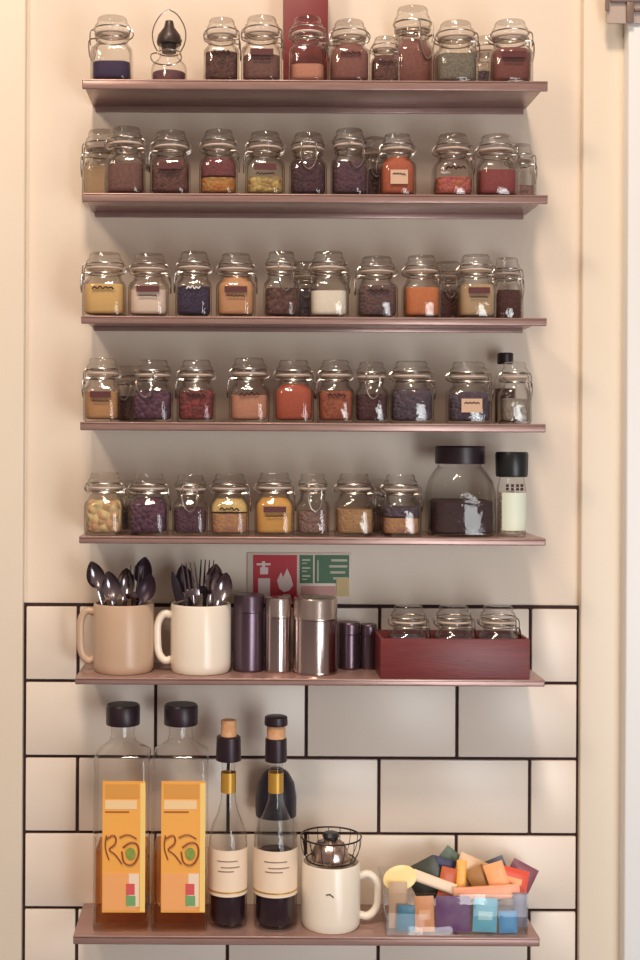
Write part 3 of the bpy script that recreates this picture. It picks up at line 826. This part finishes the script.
# ------------------------------------------------------------------ round bottles
M_clab = solid('cream bottle label', (244, 222, 194), .55, c2=(240, 216, 190), nscale=30)
M_goldm = solid('gold print', (206, 160, 70), .35, .4)
M_cork = solid('cork', (226, 178, 134), .8, c2=(206, 154, 110), nscale=150)
M_liq = solid('dark bottle liquid', (50, 34, 40), .15, c2=(44, 30, 38))
def round_bottle(px, wpx, yc, label, cork, foil, top=None, liq=893, corkr=8, foilr=12):
    s = scale_at(yc-.02); p = P(px, 850, yc-.02)
    z = lambda py: P(px, py, yc-(.012 if py > 805 else 0)).z - SHELF[6]
    R = wpx*s/2
    t = thing('corked_bottle', (p.x, yc, SHELF[6]+.0001), label, 'bottle', 'dark bottles with cork tops')
    nr = 6.8*s
    bm = bmesh.new()
    lathe(bm, [(0, .003), (R*.7, .002), (R*.9, 0), (R*.98, .002), (R, .006), (R, z(846)), (R*.96, z(836)), (R*.80, z(826)), (R*.55, z(815)), (nr*1.12, z(800)), (nr, z(785)), (nr, z(762))], 40)
    finish('glass_body', bm, M_bottle, t)
    bm = bmesh.new(); lathe(bm, [(0, .006), (R*.84, .006), (R*.90, .010), (R*.90, z(liq)), (0, z(liq)+.0003)], 36); finish('contents', bm, M_liq, t)
    bm = bmesh.new(); lathe(bm, [(0, z(foil[1])), (foilr*s, z(foil[1])), (foilr*s*1.02, z(foil[1])+.002), (foilr*s*.98, z(foil[0])-.001), (foilr*s*.9, z(foil[0])), (0, z(foil[0]))], 32); finish('dark_collar', bm, M_black, t)
    bm = bmesh.new(); lathe(bm, [(0, z(cork[1])+.0002), (corkr*s, z(cork[1])+.0002), (corkr*s, z(cork[0])-.001), (corkr*s*.9, z(cork[0])), (0, z(cork[0]))], 28); ck = finish('cork_stopper', bm, M_cork, t)
    if top:
        bm = bmesh.new(); lathe(bm, [(0, z(top[1])+.0002), (11.5*s, z(top[1])+.0002), (11.8*s, z(top[1])+.002), (11.5*s, z(top[0])-.001), (10*s, z(top[0])), (0, z(top[0]))], 32); finish('black_disc', bm, M_black, ck)
    # neck band and body label
    def wrap(nm, r, z0, z1, a0, a1, m, par, n=24, zcurve=None):
        bm = bmesh.new(); rows = []
        for k in range(n+1):
            a_ = a0 + (a1-a0)*k/n
            rows.append([bm.verts.new((r*math.cos(a_), r*math.sin(a_), z0)), bm.verts.new((r*math.cos(a_), r*math.sin(a_), z1)),
                         bm.verts.new(((r-.0003)*math.cos(a_), (r-.0003)*math.sin(a_), z1)), bm.verts.new(((r-.0003)*math.cos(a_), (r-.0003)*math.sin(a_), z0))])
        for q, w in zip(rows[:-1], rows[1:]):
            for j in range(4): bm.faces.new((q[j], w[j], w[(j+1) % 4], q[(j+1) % 4]))
        bm.faces.new(rows[0]); bm.faces.new(rows[-1][::-1])
        return finish(nm, bm, m, par, angle=30)
    wrap('neck_band', nr*1.12+.0002, z(792), z(772), 0, 2*PI-.01, M_goldm, t)
    lb = wrap('label', R+.0006, z(894), z(848), -PI+.15, -.15, M_clab, t)
    wrap('label_rule', R+.0010, z(890.5), z(889), -PI+.2, -.2, M_goldm, lb)
    for py, a0, a1 in ((858, -.55, .5), (864, -.35, .62), (868, -.5, .3)):
        wrap('print_line', R+.0010, z(py+1), z(py), -PI/2+a0, -PI/2+a1, solid('grey brown print', (140, 112, 100), .6), lb, 12)
    return t
round_bottle(228, 39, -.078, 'corked bottle with cream label, beside the square bottles', (720, 736), (736, 760), corkr=8, foilr=12.5)
round_bottle(276, 44, -.080, 'corked bottle with black-topped stopper and cream label, beside the white strainer mug', (725, 738), (738, 761), top=(716, 725), corkr=9.5, foilr=11)

# black-lidded jar behind
yc = -.0345; s = scale_at(yc); p = P(276, 800, yc); z = lambda py: P(276, py, yc).z - SHELF[6]
t = thing('lidded_jar', (p.x, yc, SHELF[6]+.0001), 'glass jar with a domed blue black lid, behind the right corked bottle', 'jar')
R = min(24*s, .0262)
bm = bmesh.new(); lathe(bm, [(0, 0), (R*.85, 0), (R*.92, .003), (R*.92, z(822)), (R*.86, z(815.5)), (0, z(815.5))], 36); finish('glass_body', bm, M_glass, t)
bm = bmesh.new(); lathe(bm, [(0, .004), (R*.8, .004), (R*.84, .006), (R*.84, z(850)), (0, z(849))], 36); finish('contents', bm, M_liq, t)
bm = bmesh.new(); lathe(bm, [(0, z(815)), (R, z(815)), (R*1.02, z(812)), (R*1.02, z(796)), (R*.9, z(782)), (R*.6, z(772)), (R*.3, z(768)), (0, z(767))], 36); finish('domed_lid', bm, solid('blue black plastic', (34, 30, 42), .35), t)

# ------------------------------------------------------------------ strainer in the mug
base = Vector(mC.location)
t = thing('tea_strainer', base + Vector((0, 0, HC)), 'wire tea strainer with dark knob sitting in the white mug on the lowest shelf', 'strainer')
bm = bmesh.new(); R = RC*1.02; zt = 24*scale_at(-.08)
M_dwire = solid('dark strainer wire', (62, 50, 50), .3, .8)
tube(bm, circle(R, zt, 36), .0011, 6, closed=True); tube(bm, circle(R*.80, .0015, 36), .0010, 6, closed=True)
for k in range(16):
    a_ = 2*PI*k/16
    tube(bm, smoothpath([(R*math.cos(a_), R*math.sin(a_), zt), (R*.98*math.cos(a_), R*.98*math.sin(a_), zt*.5), (R*.80*math.cos(a_), R*.80*math.sin(a_), .0015)]), .00045, 5)
finish('wire_basket', bm, M_dwire, t)
bm = bmesh.new()
rnd = random.Random(5)
lathe(bm, [(0, .001), (RC*.60, .001), (RC*.58, .012), (RC*.42, .022), (RC*.2, .027), (0, .028)], 24)
for v in bm.verts: v.co += Vector((rnd.uniform(-.002, .002), rnd.uniform(-.002, .002), rnd.uniform(-.0015, .0015)))
finish('metal_dome', bm, solid('crumpled steel', (190, 166, 154), .25, .9), t)
bm = bmesh.new(); lathe(bm, [(0, .0270), (.009, .0272), (.011, .031), (.0085, .0352), (0, .0365)], 24); finish('knob', bm, M_blackg, t)

# ------------------------------------------------------------------ tea tray with sachets
yf, yk = -.1165, -.0150
a, b = P(386, 935, yf), P(528, 935, yf)
zb = SHELF[6]+.0002; zt = P(455, 894, yf).z; th = .0022
bm = bmesh.new()
box(bm, a.x, b.x, yf, yf+th, zb, zt, bev=.0006); box(bm, a.x, b.x, yk-th, yk, zb, zt, bev=.0006)
box(bm, a.x, a.x+th, yf+th, yk-th, zb, zt, bev=.0006); box(bm, b.x-th, b.x, yf+th, yk-th, zb, zt, bev=.0006)
box(bm, a.x+th, b.x-th, yf+th, yk-th, zb, zb+th)
tag(finish('acrylic_tray', bm, M_acrylic, angle=30), 'clear acrylic tray full of tea sachets at the right of the lowest shelf', 'tray')

def sachet_mesh(w, h, th=.0032, round_=False):
    bm = bmesh.new(); n = 8; F, B = [], []
    for i in range(n+1):
        rf, rb = [], []
        for j in range(n+1):
            u, v = -1+2*i/n, -1+2*j/n
            if round_:
                k = max(abs(u), abs(v)); l = math.hypot(u, v) or 1
                x, zz = u*k/l*w/2, v*k/l*h/2
            else: x, zz = u*w/2, v*h/2
            bul = max(0, (1-u**4))*max(0, (1-v**6))
            ed = .0003*(1 if (i+j) % 2 else -1) if abs(v) == 1 else 0
            rf.append(bm.verts.new((x, -th/2*bul-.0003+ed, zz))); rb.append(bm.verts.new((x, th/2*bul+.0003+ed, zz)))
        F.append(rf); B.append(rb)
    for A, fl in ((F, 0), (B, 1)):
        for i in range(n):
            for j in range(n):
                q = (A[i][j], A[i][j+1], A[i+1][j+1], A[i+1][j]); bm.faces.new(q if fl else q[::-1])
    for i in range(n):
        for A0, A1 in (((F[i][0], F[i+1][0]), (B[i][0], B[i+1][0])), ((F[i][n], F[i+1][n]), (B[i][n], B[i+1][n])),
                       ((F[0][i], F[0][i+1]), (B[0][i], B[0][i+1])), ((F[n][i], F[n][i+1]), (B[n][i], B[n][i+1]))):
            bm.faces.new((A0[0], A0[1], A1[1], A1[0]))
    return bm
def sachet(px, py, w, h, Y, roll, tilt, c, lab, c2=None, round_=False, stripe=None):
    s = scale_at(Y); p = P(px, py, Y)
    o = finish('tea_sachet', sachet_mesh(w*s, h*s, .0040, round_), solid('sachet %d %d %d' % c, c, .4, c2=c2 or c, nscale=60), angle=60)
    o.location = p; o.rotation_euler = (tilt, roll, 0)
    if stripe:
        bm = bmesh.new(); box(bm, -w*s*.30, w*s*.30, -.0030, -.0022, -h*s*.12, h*s*.12)
        finish('printed_patch', bm, solid('sachet print %d %d %d' % stripe, stripe, .5), o, angle=30)
    return tag(o, lab, 'tea sachet', 'tea sachets in the acrylic tray')
R_ = math.radians
# behind the clear front wall
sachet(406, 918, 18, 26, -.1105, R_(3), 0, (70, 128, 152), 'teal blue sachet at the left behind the clear front of the tray')
sachet(424.5, 914, 19, 36, -.1105, R_(-2), 0, (230, 162, 112), 'orange tan sachet standing behind the clear front of the tray', stripe=(240, 190, 150))
sachet(453, 914, 34, 36, -.1105, R_(0), 0, (112, 70, 122), 'purple sachet standing in the middle behind the clear tray front', c2=(124, 92, 122))
sachet(485, 915, 24, 34, -.1105, R_(2), 0, (112, 184, 204), 'light blue sachet behind the clear tray front, right of the purple one', stripe=(180, 222, 226))
sachet(508, 922, 18, 22, -.1105, R_(-2), 0, (96, 160, 206), 'sky blue sachet low at the right behind the clear tray front')
sachet(520, 910, 14, 34, -.1050, R_(0), 0, (136, 132, 146), 'grey sachet in the right front corner of the tray')
sachet(398, 905, 18, 46, -.1040, R_(0), 0, (196, 164, 134), 'buff sachet in the left front corner of the tray')
# peeking out of the top, layer behind layer
sachet(400, 878, 34, 24, -.0960, R_(-14), R_(-20), (246, 224, 158), 'pale yellow rounded sachet on top at the left of the tray', round_=True)
sachet(487, 893, 66, 14, -.1000, R_(-4), R_(-14), (246, 160, 124), 'long coral sachet lying along the front top of the tray', c2=(238, 176, 140))
sachet(434, 882, 46, 11, -.0930, R_(20), R_(-10), (244, 220, 190), 'cream sachet slanting down beside the pale yellow one')
sachet(427, 880, 34, 38, -.0800, R_(-28), R_(-10), (64, 66, 52), 'dark green sachet leaning behind the cream one')
sachet(440, 878, 24, 40, -.0720, R_(16), R_(-8), (50, 46, 84), 'navy sachet poking up left of the orange ones')
sachet(447, 884, 16, 32, -.0880, R_(12), R_(-12), (198, 96, 52), 'rusty orange sachet poking up left of the yellow one')
sachet(461, 880, 10, 38, -.0850, R_(4), R_(-10), (250, 184, 84), 'bright yellow sachet standing narrow near the middle of the pile')
sachet(455, 868, 40, 26, -.0600, R_(40), R_(-6), (88, 106, 84), 'grey green sachet with its corner highest in the pile')
sachet(474, 874, 40, 30, -.0660, R_(24), R_(-8), (232, 196, 156), 'pale peach sachet leaning right of the highest corner')
sachet(482, 884, 20, 34, -.0780, R_(-30), R_(-10), (176, 128, 74), 'tan sachet crossing in the middle of the pile')
sachet(495, 880, 32, 40, -.0560, R_(-22), R_(-8), (86, 92, 110), 'slate blue sachet at the back right of the pile')
sachet(511, 880, 34, 24, -.0830, R_(14), R_(-14), (226, 84, 58), 'red orange sachet on top at the right of the pile', stripe=(250, 180, 120))
sachet(520, 878, 28, 30, -.0480, R_(28), R_(-8), (134, 78, 88), 'plum sachet at the far right back of the pile')
sachet(498, 880, 20, 34, -.0890, R_(-18), R_(-12), (248, 176, 116), 'light orange sachet left of the red orange one')

# ------------------------------------------------------------------ bracket at the top right corner
q = lambda x, y, Y: P(x, y, Y)
o0 = P(625, 25, -.034)
t = thing('wall_bracket', o0, 'grey metal bracket fixed at the top right corner of the photo', 'bracket')
M_gm = solid('grey painted metal', (196, 178, 166), .45, .1)
M_dg = solid('dark grey metal', (138, 118, 108), .45, .2)
def rb(bm, x0, y0, x1, y1, ya, yb):
    a, b = P(x0, y1, -.034), P(x1, y0, -.034)
    box(bm, a.x-o0.x, b.x-o0.x, ya, yb, a.z-o0.z, b.z-o0.z, bev=.0008)
bm = bmesh.new(); rb(bm, 606, -26, 670, 24, -.0040, -.0004); finish('back_plate', bm, M_gm, t, angle=30)
bm = bmesh.new(); rb(bm, 604, -26, 608, 12, -.0085, -.0042); finish('side_lip', bm, M_dg, t, angle=30)
bm = bmesh.new(); rb(bm, 625, 4, 632, 24, -.0090, -.0042); rb(bm, 632.5, 10, 668, 13, -.0090, -.0042); finish('clamp', bm, M_dg, t, angle=30)
bm = bmesh.new(); rb(bm, 609, 1, 668, 3.6, -.0085, -.0042); finish('ridge', bm, M_dg, t, angle=30)

# ------------------------------------------------------------------ lights, world, camera
def area(name, loc, target, size, power, col, sizey=None):
    l = bpy.data.lights.new(name, 'AREA'); l.energy = power; l.color = col; l.size = size
    if sizey: l.shape = 'RECTANGLE'; l.size_y = sizey
    o = bpy.data.objects.new(name, l); o.location = loc
    o.rotation_euler = (Vector(target) - Vector(loc)).to_track_quat('-Z', 'Y').to_euler()
    COL.objects.link(o); return o
area('ceiling_lamp_and_fill', (-.12, -2.0, 4.25), (0.05, 0, 1.3), .45, 88, (1.0, .795, .63))  # the lamp overhead that casts the shelf shadows
area('ceiling_lamp_and_fill', (-.85, -1.5, 2.7), (-.15, 0, 1.25), .25, 13, (1.0, .80, .63))  # warm fill added to brighten the left wall, not a known lamp
area('ceiling_spot', (.52, -1.25, 2.9), (.2, 0, 1.4), .05, 1.4, (1.0, .76, .52))
area('window_daylight', (1.05, -1.7, .75), (.25, 0, .80), .6, 10, (.90, .94, 1.0), 1.1)
area('right_front_fill', (.80, -2.1, 1.1), (.1, 0, 1.0), .35, 13, (.95, .99, 1.0), 1.1)  # fill light added for object fronts and jar highlights, not a seen doorway

w = bpy.data.worlds.new('room'); scn.world = w; w.use_nodes = True
N, L = w.node_tree.nodes, w.node_tree.links
bg = N['Background']; bg.inputs['Strength'].default_value = 0.49
tc = N.new('ShaderNodeTexCoord'); sep = N.new('ShaderNodeSeparateXYZ'); L.new(tc.outputs['Generated'], sep.inputs[0])
mr = N.new('ShaderNodeMapRange'); mr.inputs['From Min'].default_value = -.6; mr.inputs['From Max'].default_value = .9
L.new(sep.outputs['Z'], mr.inputs['Value'])
rp_ = N.new('ShaderNodeValToRGB'); rp_.color_ramp.elements[0].color = (.24, .16, .17, 1); rp_.color_ramp.elements[1].color = (1.0, .79, .68, 1)
L.new(mr.outputs['Result'], rp_.inputs['Fac']); L.new(rp_.outputs['Color'], bg.inputs['Color'])

cam = bpy.data.cameras.new('camera'); co = bpy.data.objects.new('camera', cam); COL.objects.link(co)
f_px = D/PXM
cam.sensor_fit = 'VERTICAL'; cam.sensor_height = 36; cam.lens = f_px/960*36
cam.shift_x = (320-CX)/960; cam.shift_y = -(480-CY)/960
c, s = math.cos(TH), math.sin(TH)
m = Matrix(((c, -s, 0, 0), (0, 0, -1, -D), (s, c, 0, EYE), (0, 0, 0, 1)))
co.matrix_world = m
cam.clip_start = .05
scn.camera = co
scn.cycles.transparent_max_bounces = 40
scn.cycles.max_bounces = 10
scn.view_settings.view_transform = 'Standard'; scn.view_settings.look = 'None'
scn.view_settings.gamma = 1.0; scn.view_settings.use_curve_mapping = False
scn.view_settings.exposure = -0.30
